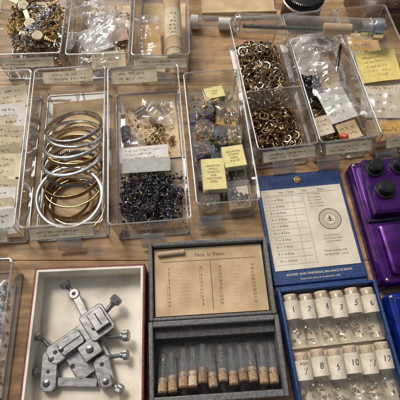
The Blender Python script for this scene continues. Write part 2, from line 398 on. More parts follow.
# ---------------------------------------------------------------- bangles
def bangle(X, x, y, z, R, tilt, m, label, w=0.42, t=0.14, rz=0, kind='band', ry=0):
    g = G()
    if kind == 'band': g.band(R, w, t, 96)
    elif kind == 'round': g.torus(R, t, 72, 10)
    elif kind == 'twist':
        for k in range(3):
            vs = []; fs = []; N = 160; mm = 5
            for i in range(N):
                a = 2*math.pi*i/N; ph = a*24+k*2.094
                c = Vector(((R+0.09*math.cos(ph))*math.cos(a), (R+0.09*math.cos(ph))*math.sin(a), 0.09*math.sin(ph)))
                er = Vector((math.cos(a), math.sin(a), 0))
                for j in range(mm):
                    b = 2*math.pi*j/mm
                    vs.append(c + er*0.08*math.cos(b) + Vector((0,0,0.08*math.sin(b))))
            for i in range(N):
                for j in range(mm):
                    fs.append((i*mm+j, ((i+1)%N)*mm+j, ((i+1)%N)*mm+(j+1)%mm, i*mm+(j+1)%mm))
            g.add(vs, fs)
    elif kind == 'set':
        for k in range(3): g.torus(R, 0.075, 72, 8, TM(0,0,(k-1)*0.135))
    o = g.obj('bangle', M[m], None, X @ TM(x,y,z,tilt,ry,rz)); tag(o, label, 'bangle', 'bangles in the plastic tray')
bangle(XA, -0.05, 11.0, 1.3, 2.55, -23, 'dsilver', 'engraved tarnished silver bangle leaning at the back', w=0.36, t=0.2, ry=-4)
bangle(XA, 0.15, 10.1, 1.45, 2.5, -27, 'silver', 'slim dull silver bangle leaning in the stack', w=0.26, t=0.22, ry=5)
bangle(XA, -0.1, 9.2, 1.4, 2.55, -24, 'silver', 'plain silver bangle leaning in the stack', w=0.34, t=0.24, ry=-2)
bangle(XA, 0.1, 8.4, 1.35, 2.4, -24, 'brass', 'ridged brass bangle between silver ones', kind='set', ry=4)
bangle(XA, -0.1, 7.5, 1.35, 2.55, -24, 'silver', 'plain silver bangle in the middle of stack', w=0.32, t=0.26, ry=-4)
bangle(XA, 0.15, 6.6, 1.2, 2.45, -20, 'dsilver', 'twisted dark silver rope bangle in the stack', kind='twist', ry=4)
bangle(XA, -0.1, 5.8, 1.05, 2.5, -16, 'bronze', 'ridged dark bronze bangle low in stack', kind='set', ry=-3)
bangle(XA, 0.05, 5.2, 0.85, 2.55, -10, 'brass', 'thin brass wire bangle low in the stack', kind='round', t=0.08)
bangle(XA, -0.05, 3.6, 1.5, 2.75, 5, 'whitesilver', 'bright round silver bangle lying on top', kind='round', t=0.19)
bangle(XA, 0.1, 4.1, 0.95, 2.4, -4, 'bronze', 'coiled bronze bangle lying underneath', kind='twist')
bangle(XA, -0.35, 3.9, 0.7, 1.85, 3, 'bronze', 'small ridged bronze bangle lying inside larger one', kind='set')
bangle(XA, 0.25, 3.4, 0.7, 2.15, -5, 'brass', 'thin brass bangle tangled with bronze ones', kind='round', t=0.09)
bangle(XA, 0.3, 3.5, 0.45, 2.3, 0, 'dsilver', 'dark silver bangle on the tray floor', w=0.25)
bangle(XA, 0.1, 3.2, 0.35, 2.65, 0, 'brass', 'brass wire bangle on the tray floor', kind='round', t=0.1)
card_on(XA, 0.2, 10.6, 0.2, 5.0, 8.5, 0, 3, 'card', 'brown_card', 'brown card lining the floor of bangle tray', 'card', t=0.03)
card_on(XA, -0.2, 4.2, 0.15, 5.2, 6.5, 0, -2, 'card', 'brown_card', 'brown card under the bronze bangles', 'card', t=0.03)

# ---------------------------------------------------------------- heaps
def rot_rand(rnd, flat=0.5):
    return Euler((rnd.gauss(0,1)*flat, rnd.gauss(0,1)*flat, rnd.random()*6.28)).to_matrix().to_4x4()
def heap(name, label, cat, X, x0, x1, y0, y1, z0, zt, n, m, maker, seed, flat=0.5, loose=False):
    rnd = random.Random(seed); g = G()
    for i in range(n):
        if loose:
            fx = min(1, max(0, rnd.gauss(0.5,0.34))); fy = min(1, max(0, rnd.gauss(0.45,0.27)+0.08*math.sin(fx*5+seed)))
            if fx in (0,1): fx = rnd.random()
            if fy in (0,1): fy = rnd.random()*0.9
        else:
            fx = rnd.random(); fy = rnd.random()
        mound = (1-(2*fx-1)**4)*(1-(2*fy-1)**4)*(0.65+0.45*noise.noise(Vector((fx*3+seed, fy*3, 0))))
        z = z0 + (zt-z0)*max(0.05, mound)*(rnd.random()**0.5)
        Y = TM(x0+(x1-x0)*fx, y0+(y1-y0)*fy, z) @ rot_rand(rnd, flat)
        maker(g, Y, rnd)
    o = g.obj(name, M[m], None, X, sharp=40); tag(o, label, cat); o['kind'] = 'stuff'
    return o
def mk_ring(g, Y, rnd):
    R = rnd.uniform(0.26, 0.48)
    if rnd.random() < 0.7: g.torus(R, rnd.uniform(0.05,0.09), 18, 6, Y)
    else: g.band(R, 0.2, 0.06, 18, Y)
def mk_small(g, Y, rnd):
    k = rnd.random()
    if k < 0.45: g.torus(rnd.uniform(0.16,0.3), 0.05, 12, 5, Y)
    elif k < 0.7: g.lathe([(0.1,-0.1),(0.15,0),(0.1,0.1)], 7, Y)
    elif k < 0.85: g.lathe([(0.05,-0.3),(0.05,0.3)], 6, Y)
    else: g.ball(rnd.uniform(0.08,0.14), Y)
def mk_fine(g, Y, rnd):
    k = rnd.random()
    if k < 0.4: g.torus(rnd.uniform(0.08,0.16), 0.025, 10, 4, Y)
    elif k < 0.75: g.lathe([(0.07,-0.12),(0.07,-0.08),(0.03,-0.08),(0.03,0.16)], 7, Y)
    else: g.lathe([(0.025,-0.25),(0.025,0.25)], 5, Y)
def mk_bead(g, Y, rnd):
    k = rnd.random()
    if k < 0.5: g.ball(rnd.uniform(0.07,0.14), Y, n=7, m=5)
    elif k < 0.8: g.torus(rnd.uniform(0.11,0.24), 0.04, 10, 5, Y)
    elif k < 0.93: g.box(-0.13,0.13,-0.08,0.08,-0.05,0.05, Y)
    else: g.lathe([(0.03,-0.4),(0.03,0.4)], 5, Y)
def chain(g, pts, Rl, rl, X=None, mi=0):
    P = [Vector(p) for p in pts]; out = []; step = Rl*1.45; acc = 0
    for a, b in zip(P, P[1:]):
        d = (b-a).length; t = step-acc
        while t < d: out.append((a+(b-a)*t/d, (b-a).normalized())); t += step
        acc = (acc+d) % step
    for i, (p, d) in enumerate(out):
        Y = Matrix.Translation(p) @ d.to_track_quat('X','Z').to_matrix().to_4x4() @ Matrix.Rotation(R_(90*(i%2)+20), 4, 'X')
        g.torus(Rl, rl, 9, 4, Y if X is None else X@Y, mi, sx=1.25, sy=0.8)
def chain_pile(name, label, X, x0, x1, y0, y1, z0, z1, n, ln, m, seed, Rl=0.13, rl=0.04):
    rnd = random.Random(seed); g = G()
    cx, cy, ax, ay = (x0+x1)/2, (y0+y1)/2, (x1-x0)/2, (y1-y0)/2
    for k in range(n):
        x = cx+rnd.uniform(-.6,.6)*ax; y = cy+rnd.uniform(-.6,.6)*ay; a = rnd.random()*6.28; z = rnd.uniform(z0,z1); pts = []; w = rnd.uniform(-.5,.5)
        for i in range(ln):
            pts.append((x,y,z)); w += rnd.gauss(0,0.22); w *= 0.92; a += w
            q = ((x-cx)/ax)**2+((y-cy)/ay)**2
            if q > 0.8:
                want = math.atan2(cy-y, cx-x); dlt = (want-a+math.pi)%(2*math.pi)-math.pi; a += dlt*0.35
            x += 0.2*math.cos(a); y += 0.2*math.sin(a)
            x = min(max(x,x0),x1); y = min(max(y,y0),y1); z = min(z1, max(z0, z+rnd.gauss(0,0.06)))
        chain(g, pts, Rl, rl)
    o = g.obj(name, M[m], None, X); tag(o, label, 'chain'); o['kind'] = 'stuff'

heap('ring_pile', 'heap of tangled brass and gold split rings', 'rings', XD, -2.05, 2.05, 7.2, 14.6, 0.35, 3.1, 540, 'ringpile', mk_ring, 1, 0.6)
heap('ring_pile', 'heap of dark copper rings in front compartment', 'rings', XD, -2.05, 2.05, 0.9, 6.1, 0.35, 2.5, 340, 'redrings', mk_ring, 2, 0.55)
heap('bead_pile', 'heap of black and blue beads and findings', 'beads', XB, -2.8, 2.8, 0.5, 6.5, 0.3, 2.0, 900, 'darkmix', mk_bead, 3, 0.6, loose=True)
chain_pile('dark_chain', 'tangled blackened chain on the bead heap', XB, -2.7, 2.7, 0.8, 5.8, 0.8, 1.9, 12, 65, 'darkmix', 5, 0.12, 0.04)
chain_pile('gold_chain', 'loose gold chain bits on tray floor', XB, -0.6, 2.2, 8.4, 11.6, 0.3, 0.7, 3, 40, 'ringpile', 6, 0.09, 0.028)
heap('findings_pile', 'tiny brass and steel findings in tray middle', 'findings', XB, -2.2, 2.4, 8.2, 14.0, 0.22, 0.5, 150, 'jewel', mk_fine, 66, 0.4)
heap('jewellery_pile', 'heap of gold and dark costume jewellery', 'jewellery', X1, -2.8, 2.8, 0.8, 10, 0.3, 3.2, 420, 'jewel', mk_small, 7, 0.7)
chain_pile('gold_chain', 'tangled gold chains over jewellery heap', X1, -2.7, 2.7, 0.8, 10, 1.8, 3.3, 14, 90, 'jewel', 8, 0.18, 0.06)
chain_pile('gold_chain', 'bright gold chains over jewellery heap', X1, -2.6, 2.6, 0.9, 9, 2.4, 3.4, 6, 80, 'gold', 18, 0.16, 0.055)
chain_pile('silver_chain', 'pale watch chains over jewellery heap', X1, -2.5, 2.6, 1.0, 8, 2.3, 3.4, 4, 60, 'silver', 9, 0.2, 0.06)

for i, (x, y, rz) in enumerate([(-0.3, 4.6, 20), (0.9, 6.6, -55), (-1.3, 7.2, 60), (0.6,2.9,80)]):
    t = thing('wrist_watch', 'small gold watch with bracelet on jewellery heap', 'watch', X1 @ TM(x,y,3.1,12,-8,rz), 'watches on the jewellery heap')
    g = G(); g.lathe([(0.5,0),(0.6,0.06),(0.6,0.2),(0.5,0.27)], 28); g.obj('watch_case', M['brass'], t)
    g = G(); g.lathe([(0.46,0.275),(0.46,0.29)], 28); g.obj('dial', M['cream'], t)
    g = G()
    for s_ in (-1, 1):
        for k in range(6):
            g.box(-0.24,0.24, 0.66+k*0.19, 0.82+k*0.19, 0.05-k*0.03, 0.16-k*0.03, TM(0,0,0,0,0,0 if s_>0 else 180))
    g.obj('bracelet', M['brass'], t, bevel=0.02, seg=1)

# ---------------------------------------------------------------- bags
def bag(X, x, y, z, w, l, amp, seed, rz=0, rx=0, ry=0, m='film', label='thin folded clear plastic bag in the tray', name='plastic_bag', cat='plastic bag', n=40):
    def fn(px, py):
        e = (1-(2*px/w)**4)*(1-(2*py/l)**4)
        ang = seed*1.3
        u = px*math.cos(ang)+py*math.sin(ang); v = -px*math.sin(ang)+py*math.cos(ang)
        a = 1-abs(noise.noise(Vector((u*0.9+seed*7.1, v*0.28, seed))))*2
        c = 1-abs(noise.noise(Vector((u*0.35, v*0.8+seed*3, seed*1.7))))*2
        b = noise.noise(Vector((px*1.1, py*1.1+seed*3, seed*1.7)))
        return (px*(1+0.05*b), py*(1+0.05*a), amp*(0.3+e*0.7)*(0.28*a+0.26*c+0.12*b+0.15))
    g = G(); g.sheet(w, l, n, n, fn)
    o = g.obj(name, M[m], None, X @ TM(x,y,z,rx,ry,rz), sharp=None); tag(o, label, cat)
    return o
bag(X2, -0.6, 3.2, 1.5, 4.0, 4.6, 1.5, 1, 12, label='thin clear bag folded near tray front')
bag(X2, 0.8, 5.8, 1.9, 3.2, 4.6, 1.5, 2, -20, label='thin clear bag over pink tissue')
bag(X2, -1.0, 7.4, 1.7, 3.2, 4.4, 1.5, 3, 30, m='milky', label='cloudy plastic bag at the back of tray')
bag(X2, 0.3, 4.4, 2.2, 3.6, 5.2, 1.3, 23, -35)
bag(X2, 1.1, 6.0, 0.9, 2.2, 3.2, 0.9, 4, 10, m='pink', name='tissue_wrap', label='pink tissue wrap inside clear bags', cat='tissue')
card_on(X2, -1.0, 4.6, 1.1, 3.0, 3.2, 6, 24, 'white', 'paper_slip', 'white paper slip inside the clear bags', 'paper', (4,34))
card_on(X2, 0.5, 1.9, 1.0, 3.4, 1.8, 20, 5, 'paper', 'paper_slip', 'cream paper slip under the clear bags', 'paper', (3,31))
card_on(X2, 0.0, 5.8, 0.2, 5.0, 9.5, 0, 0, 'card', 'brown_card', 'brown card lining the floor of bag tray', 'card', t=0.03)
heap('findings_pile', 'small gold and dark findings below clear bags', 'findings', X2, -2.4, 2.4, 1.0, 10, 0.3, 1.3, 200, 'jewel', mk_small, 67, 0.6)
bag(X3, -1.3, 4.5, 1.6, 2.4, 6.0, 1.3, 6, 4, label='thin clear bag beside the cork tube')
card_on(X3, -1.25, 4.2, 1.0, 2.0, 5.0, 6, 4, 'orangecard', 'amber_card', 'amber card beside the cork tube', 'card')
card_on(X3, -0.9, 1.8, 0.8, 2.6, 1.8, 12, -12, 'paper', 'paper_slip', 'cream slip at the front of cork tube tray', 'paper', (3,32))
card_on(X3, 0.0, 6.0, 0.2, 4.6, 10, 0, 0, 'card', 'brown_card', 'brown card lining the cork tube tray', 'card', t=0.03)
bag(XB, -1.4, 9.6, 0.7, 2.0, 2.4, 0.6, 8, 15)
bag(XB, 0.9, 12.9, 0.5, 3.2, 2.8, 0.8, 9, -10)
card_on(XB, 0.3, 11.6, 0.16, 5.0, 7.5, 0, 1, 'card', 'brown_card', 'brown card lining back of bead tray', 'card', t=0.03)
def spring(X, x, y, z, R, r, turns, pitch, rx, rz, m='silver'):
    g = G(); N = turns*14; mm = 5; vs = []; fs = []
    for i in range(N+1):
        a = 2*math.pi*i/14; zz = pitch*i/14
        er = Vector((math.cos(a), math.sin(a), 0)); c = er*R+Vector((0,0,zz))
        for j in range(mm):
            b = 2*math.pi*j/mm; vs.append(c+er*r*math.cos(b)+Vector((0,0,r*math.sin(b))))
    for i in range(N):
        for j in range(mm): fs.append((i*mm+j, (i+1)*mm+j, (i+1)*mm+(j+1)%mm, i*mm+(j+1)%mm))
    g.add(vs, fs); o = g.obj('coil_spring', M[m], None, X @ TM(x,y,z,rx,0,rz)); tag(o, 'small coiled metal spring lying in bead tray', 'spring', 'coil springs in the bead tray')
spring(XB, -2.0, 9.6, 0.75, 0.42, 0.075, 9, 0.17, -88, 4)
spring(XB, -1.2, 12.8, 0.5, 0.28, 0.05, 8, 0.15, -88, -55)
spring(XB, 0.9, 11.4, 0.45, 0.2, 0.04, 8, 0.13, -88, 40, 'brass')
spring(XB, 2.0, 9.2, 0.45, 0.2, 0.04, 6, 0.13, -88, -20, 'brass')

t = thing('cork_tube', 'tan paper wrapped tube with a cork stopper', 'tube', X3 @ TM(1.25, 2.0, 2.1, -90+8, 0, 3))
g = G(); g.lathe([(0.84,0.0),(0.86,0.05),(0.86,6.6),(0.8,6.65)], 36); g.obj('tube_body', M['card'], t)
g = G(); g.lathe([(0.7,-0.75),(0.76,-0.7),(0.8,0.0)], 30); g.obj('cork', M['corkpale'], t)
g = G(); g.lathe([(0.875,1.3),(0.875,4.7)], 36, cap0=False, cap1=False); g.obj('wrapper', M['cream'], t)
for k in range(6):
    g = scribble(1.0, 0.4, 1, random.Random(60+k), 0.04); g.obj('handwriting', M['brownink'], t, TM(0,0,1.7+k*0.45) @ TM(0,-0.89,0,90,0,0))

card_on(XB, -0.45, 7.75, 1.4, 4.4, 1.5, 8, 1, 'white', 'white_card', 'white card with handwriting in bead tray', 'card', (3,41))
card_on(XB, -0.25, 6.4, 1.7, 4.2, 1.4, 2, -1, 'greycard', 'grey_card', 'grey card packet in front of white card', 'card')
for i, (x, y, rz) in enumerate([(1.3,10.6,20),(0.2,9.8,-30)]):
    t = thing('small_buckle', 'small brass buckle on the bead tray floor', 'buckle', XB @ TM(x,y,0.7,8,5,rz), 'brass buckles in bead tray')
    g = G(); g.torus(0.28, 0.05, 20, 6, None, 0, sx=1.3); g.obj('frame', M['brass'], t)
    g = G(); rod(g, (0,-0.28,0.05),(0,0.32,0.05),0.035); g.obj('prong', M['dsteel'], t)

# ---------------------------------------------------------------- tiny boxes tray C
names = {'paleyel':'yellow labelled','greencol':'olive lined','bluecol':'blue lined','white':'white lined','orangecard':'amber lined','black':'black lined','greycard':'grey lined','cream':'cream lined','darkfelt':'dark lined','card':'tan lined','yellow':'yellow lined'}
def tiny_box(X, x, y, z, w, l, h, rz, insert, lab=None, fill=True, seed=0, rx=0, ry=0):
    t = thing('tiny_box', 'tiny clear plastic box, %s, in the tray' % names[insert], 'box', X @ TM(x,y,z,rx,ry,rz), 'tiny clear boxes in the tray')
    g = G(); g.loft([rrect(w,l,0.12,0), rrect(w,l,0.12,h*0.7)], cap1=False); g.obj('box_base', M['acryl'], t)
    g = G(); g.loft([rrect(w+0.08,l+0.08,0.13,h*0.66), rrect(w+0.08,l+0.08,0.13,h-0.05), rrect(w,l,0.1,h)], cap0=False); g.obj('lid', M['acryl'], t)
    g = G(); g.box(-w/2+0.06,w/2-0.06,-l/2+0.06,l/2-0.06,0.04,h*0.35); g.obj('lining', M[insert], t)
    if fill:
        rnd = random.Random(seed); g = G()
        for k in range(26):
            mk = mk_bead if seed%2 else mk_small
            mk(g, TM(rnd.uniform(-w/2+0.25,w/2-0.25), rnd.uniform(-l/2+0.25,l/2-0.25), h*0.35+0.08+rnd.random()*h*0.3) @ rot_rand(rnd), rnd)
        o = g.obj('small_findings', M['beads' if seed%3==0 else ('jewel' if seed%3==1 else 'darkmix')], t); o['kind'] = 'stuff'
    if lab:
        g = G(); g.box(-w/2+0.06,w/2-0.06,-l/2+0.06,l/2-0.06,h+0.012,h+0.03); pl = g.obj('paper_label', M['paleyel'], t)
        text(lab, 0.27 if l > 1.8 else 0.24, pl, TM(0,0,h+0.038), 'ink', spacing=1.15)
C = [(-1.6,12.1,.15,1.5,1.7,1.6,5,'orangecard'),(-.05,12.2,.15,1.5,1.5,1.5,-4,'greencol'),(1.4,12.1,.15,1.5,1.7,1.9,8,'yellow'),
     (-1.5,10.3,.15,1.5,1.7,1.5,-6,'bluecol'),(0.1,10.5,.15,1.6,1.8,1.7,3,'orangecard'),(1.5,10.2,.15,1.3,1.8,1.4,-3,'cream'),
     (-1.5,8.3,.15,1.5,1.8,1.5,7,'card'),(0.1,8.4,.15,1.6,1.9,1.4,-12,'yellow'),(1.5,8.2,.15,1.3,1.9,1.5,4,'bluecol'),
     (-1.45,6.2,.15,1.6,1.8,1.4,3,'orangecard'),(0.2,6.2,.15,1.6,1.8,1.3,9,'bluecol'),(1.5,6.2,.15,1.2,1.7,1.3,-3,'card'),
     (-1.5,4.2,.15,1.4,1.8,1.4,0,'darkfelt'),(1.2,1.7,.5,2.0,2.2,1.6,2,'cream'),(0.0,4.2,.15,1.5,1.7,1.2,0,'cream'),(1.5,4.1,.15,1.2,1.7,1.2,0,'darkfelt')]
for i, c in enumerate(C):
    tiny_box(XC, *c, seed=i+1)
tiny_box(XC, -0.8, 3.5, 1.62, 2.1, 3.1, 0.7, -1, 'paleyel', lab='ASSORTED\nSMALL\nSCREWS\nFOR\nWATCHES\nSTEEL', fill=False, seed=30)
tiny_box(XC, 1.15, 5.1, 1.62, 2.0, 2.2, 0.7, 4, 'paleyel', lab='BALANCE\nSTAFFS\nSIZES\n6 to 18', fill=False, seed=31)
tiny_box(XC, 0.2, 12.0, 1.9, 1.9, 1.4, 0.7, 10, 'greencol', lab='STEMS\nASST.', fill=False, seed=32)
tiny_box(XC, 1.1, 9.4, 1.85, 2.0, 2.1, 1.2, -14, 'orangecard', seed=34)
tiny_box(XC, -1.5, 6.1, 1.65, 1.5, 1.4, 1.0, 12, 'bluecol', seed=36)
tiny_box(XC, 1.5, 7.3, 1.75, 1.3, 1.5, 1.0, -6, 'yellow', seed=37)
def canister(x, y, z, r, h, rx, rz, m, seed, cap='acryl', ry=0, base='orangecard'):
    t = thing('round_canister', 'clear round canister of small parts among tiny boxes', 'canister', XC @ TM(x,y,z,rx,ry,rz), 'clear round canisters in the tray')
    g = G(); g.lathe([(r*0.93,0),(r,0.06),(r,h*0.8)], 30, cap1=False); g.obj('canister_wall', M['acryl'], t)
    g = G(); g.lathe([(r*1.06,h*0.76),(r*1.06,h-0.05),(r,h)], 30, cap0=False); g.obj('canister_lid', M[cap], t)
    g = G(); g.lathe([(r*0.88,0.04),(r*0.88,h*0.22)], 24); g.obj('lining', M[base], t)
    rnd = random.Random(seed); g = G()
    for k in range(34):
        a = rnd.random()*6.28; q = r*0.72*rnd.random()**0.5
        mk_bead(g, TM(q*math.cos(a), q*math.sin(a), h*0.25+rnd.random()*h*0.3) @ rot_rand(rnd), rnd)
    o = g.obj('canister_contents', M[m], t); o['kind'] = 'stuff'
canister(-1.2, 7.9, 1.85, 0.85, 1.3, 8, 0, 'jewel', 1)
canister(0.35, 7.2, 1.75, 0.7, 1.3, -6, 0, 'darkmix', 2, base='cream')
canister(-0.9, 9.9, 1.85, 0.8, 1.2, 0, 0, 'beads', 3, base='bluecol')
canister(-1.3, 1.4, 0.2, 0.82, 1.7, 0, 0, 'jewel', 6)
canister(-0.7, 11.4, 2.3, 0.42, 2.2, 84, 40, 'jewel', 5, 'brass')
canister(0.5, 10.9, 2.7, 0.3, 1.9, 84, -60, 'beads', 8, 'brass')

# ---------------------------------------------------------------- tray E/F contents
bag(XE, -0.6, 11.4, 1.9, 3.2, 4.8, 1.4, 21, 6, m='milky', label='cloudy plastic packet folded at the tray back')
card_on(XE, -0.7, 11.2, 1.3, 2.4, 3.8, 6, 10, 'white', 'paper_slip', 'white paper slip inside clear bag', 'paper', (4,58))
bag(XE, 0.7, 8.2, 1.9, 3.2, 4.4, 1.3, 23, -12, label='thin clear bag in the middle of tray')
card_on(XE, 0.8, 8.2, 1.2, 2.4, 3.2, 4, -10, 'card', 'tan_card', 'tan card inside a thin clear bag', 'card', (3,65))
bag(XE, 1.1, 10.4, 0.9, 1.8, 2.6, 1.0, 24, 30, m='pink', name='tissue_wrap', label='pink tissue scrap in tray of oddments', cat='tissue')
bag(XE, 0.8, 12.6, 1.5, 3.0, 3.0, 1.3, 25, 20)
chain_pile('dark_chain', 'dark bead chain among white packets', XE, -2.0, -0.2, 5.8, 9.4, 0.6, 2.0, 5, 50, 'darkmix', 26, 0.13, 0.045)
heap('findings_pile', 'mixed small white and dark findings in tray', 'findings', XE, -2.0, 2.0, 0.9, 14, 0.25, 1.5, 420, 'jewel', mk_small, 27, 0.6)
card_on(XE, 0.6, 4.9, 2.0, 2.7, 3.3, 8, 14, 'white', 'paper_slip', 'white folded slip lying on the oddments', 'paper', (3,59))
bag(XE, 0.6, 4.9, 2.5, 3.2, 4.0, 1.0, 30, 10)
card_on(XE, 1.1, 2.2, 1.7, 2.0, 1.8, 6, 12, 'card', 'tan_card', 'small tan card among the oddments', 'card', (2,66))
card_on(XE, -1.1, 3.0, 1.8, 1.5, 1.9, 8, 10, 'cream', 'paper_tag', 'small cream tag on the oddments', 'tag', (3,52))
g = G(); g.lathe([(0.12,0),(0.3,0.15),(0.3,0.7),(0.12,0.85)], 14)
o = g.obj('red_bead', M['red'], None, XE @ TM(0.0,1.7,1.85,70,0,50)); tag(o, 'red barrel bead near the tray front', 'bead')
t = thing('marker_pen', 'black pen with metal tip lying across oddments', 'pen', XE @ TM(1.5, 8.8, 2.75, -86, 0, -22))
g = G(); g.lathe([(0.12,0),(0.16,0.1),(0.16,2.6),(0.12,2.8)], 18); g.obj('pen_body', M['black'], t)
g = G(); g.lathe([(0.05,-0.5),(0.15,0.0)], 18); g.obj('tip', M['silver'], t)

card_on(XF, -0.1, 8.2, 3.0, 3.8, 3.4, 6, -2, 'yellow', 'yellow_card', 'large yellow card with handwriting in tray', 'card', (5,53), ry=-4)
card_on(XF, -0.3, 4.9, 2.2, 4.0, 4.0, 8, -8, 'cream', 'cream_envelope', 'cream envelope in the tray of cards', 'envelope', (4,54))
card_on(XF, -0.3, 2.4, 1.7, 4.0, 3.0, 6, 6, 'orangecard', 'amber_card', 'amber card packet near tray front', 'card', (2,55))
card_on(XF, -0.2, 12.0, 1.4, 4.2, 3.8, 10, 6, 'orangecard', 'amber_card', 'amber card at the tray back', 'card', (4,56))
card_on(XF, -1.2, 9.6, 1.9, 1.8, 3.0, 4, -16, 'white', 'white_card', 'white card under the yellow card', 'card', (4,57))
bag(XF, -0.6, 11.4, 2.6, 3.4, 3.6, 0.9, 42, 12)
bag(XF, -0.5, 3.6, 2.8, 3.6, 3.6, 0.8, 43, 4)
card_on(XF, 0, 7.5, 0.2, 4.4, 13, 0, 0, 'card', 'brown_card', 'brown card lining the card tray floor', 'card', t=0.03)

# ---------------------------------------------------------------- tag tray G, low tray H
rnd = random.Random(5)
for i in range(13):
    y = 1.5+i*1.08
    card_on(XG, rnd.uniform(0.4,1.2), y, 1.0+rnd.random()*0.9, 2.8+rnd.random()*0.8, 2.1, rnd.uniform(14,34), rnd.uniform(-10,10), rnd.choice(['paper','cream','white']), 'price_tag', 'cream paper price tag with faded handwriting, in tray', 'tag', (3,70+i))
card_on(XG, 0, 8, 0.2, 5.4, 14.5, 0, 0, 'card', 'brown_card', 'brown card lining the tag tray floor', 'card', t=0.03)
bag(XH, 1.0, 7.0, 1.2, 3.4, 7.0, 0.9, 61, 5, label='thin clear bag in the low plastic tray')
card_on(XH, 0.4, 6.5, 0.2, 4.4, 8.5, 0, 0, 'greycard', 'grey_card', 'grey card on the low tray floor', 'card', t=0.03)
heap('bead_pile', 'dark beads in the low plastic tray', 'beads', XH, -2.4, 2.4, 1.0, 10.8, 0.3, 1.3, 520, 'darkmix', mk_bead, 62, 0.6)

# ---------------------------------------------------------------- glass cylinder, tube, jar, pouch
r = 0.92
t = thing('glass_cylinder', 'large stoppered glass cylinder lying across tray rims', 'glass tube', TM(3.2, 16.55, H+r+0.02, 0, 90, -3.5))
g = G(); g.lathe([(0.15,0.0),(0.5,0.03),(r*0.9,0.18),(r,0.45),(r,12.6),(r*0.93,12.8)], 40, cap0=True, cap1=False); g.obj('glass_wall', M['frost'], t)
g = G(); g.torus(r*0.95, 0.12, 40, 10, TM(0,0,12.85)); g.obj('glass_lip', M['rim'], t)
g = G(); g.torus(r*0.97, 0.09, 40, 10, TM(0,0,0.55)); g.obj('glass_bead', M['rim'], t)
g = G(); g.lathe([(0.7,12.0),(0.72,13.0),(0.95,13.15),(1.0,13.3),(1.0,14.0),(0.85,14.2)], 36); g.obj('stopper', M['chrome'], t)
g = G(); g.lathe([(0.2,0.9),(0.2,11.5)], 24, TM(0.35,0,0)); g.obj('inner_rod', M['dsteel'], t)
g = G(); g.lathe([(0.5,8.6),(0.5,11.2)], 24, TM(0.2,0,0)); g.obj('paper_roll', M['card'], t)
t = thing('plastic_tube', 'clear plastic tube with white cap on table', 'tube', TM(-0.6, 21.0, 0.75, 0, 90, -4))
g = G(); g.lathe([(0.72,0),(0.72,4.4)], 30, cap1=False); g.obj('tube_wall', M['film'], t)
g = G(); g.lathe([(0.7,-0.4),(0.75,-0.35),(0.75,0.4)], 30); g.obj('cap', M['white'], t)
g = G(); g.lathe([(0.6,2.6),(0.6,3.9)], 30); g.obj('paper_roll', M['white'], t)
g = G(); g.torus(0.73,0.06,30,8,TM(0,0,4.4)); g.obj('tube_lip', M['rim'], t)

t = thing('jar', 'black lidded round jar with metal collar', 'jar', TM(10.9, 22.3, 0))
g = G(); g.lathe([(1.9,0),(2.1,0.1),(2.1,2.3),(1.9,2.5)], 48); g.obj('jar_body', M['leather'], t)
g = G(); g.lathe([(2.12,2.5),(2.2,2.55),(2.2,2.75),(2.12,2.8)], 48); g.obj('collar', M['chrome'], t)
g = G(); g.knurl(2.15, 2.8, 3.6, teeth=60); g.obj('jar_lid', M['black'], t)
t = thing('leather_pouch', 'dark brown leather pouch behind the trays', 'pouch', TM(20.0, 22.6, 0, 0, 0, 6))
def pouch(px, py):
    e = max(0, (1-(px/3.7)**4))*max(0, (1-(py/3.0)**4))
    return (px, py, 0.3+3.0*e**0.6+0.15*noise.noise(Vector((px,py,3))))
g = G(); g.sheet(7.4, 4.8, 30, 30, pouch); g.obj('pouch_body', M['leather'], t)
g = G(); g.sheet(6.4, 2.2, 20, 12, lambda x,y:(x, y-1.0, pouch(x,y-1.0)[2]+0.12)); g.obj('flap', M['leather'], t)
g = G(); g.lathe([(0.28,0),(0.25,0.12),(0.1,0.16)], 20, TM(0,-1.6,3.1)); g.obj('snap', M['brass'], t)
t = thing('wooden_tray', 'shallow tan wooden tray edge behind the tube', 'tray', TM(0.2, 22.6, 0, 0, 0, 2))
g = G(); g.box(0,8.2,0,6,0,0.25); g.obj('tray_floor', M['card'], t, bevel=0.03)
g = G(); g.box(0,8.2,-0.3,0,0,0.8); g.obj('tray_side', M['card'], t, bevel=0.05)

# ---------------------------------------------------------------- red box with steel tool
XR = TM(-12.9, -6.9, 0, 0, 0, 2.5)
t = thing('cardboard_box', 'open cream cardboard box with dark red edges', 'box', XR)
w, l, h = 8.6, 12.0, 2.0; th = 0.28
g = G()
g.box(0, w, -l, 0, 0, 0.15)
g.box(0, th, -l, 0, 0.15, h); g.box(w-th, w, -l, 0, 0.15, h); g.box(th, w-th, -th, 0, 0.15, h); g.box(th, w-th, -l, -l+th, 0.15, h)
g.obj('box_shell', M['redbox'], t, bevel=0.05)
g = G(); e = 0.06
g.box(th, w-th, -l+th, -th, 0.152, 0.2)
g.box(th-0.12, th+e, -l+th, -th, 0.2, h+0.01); g.box(w-th-e, w-th+0.12, -l+th, -th, 0.2, h+0.01); g.box(th-0.12, w-th+0.12, -th-e, -th+0.12, 0.2, h+0.012); g.box(th, w-th, -l+th, -l+th+e, 0.2, h+0.01)
g.obj('lining', M['creambox'], t)

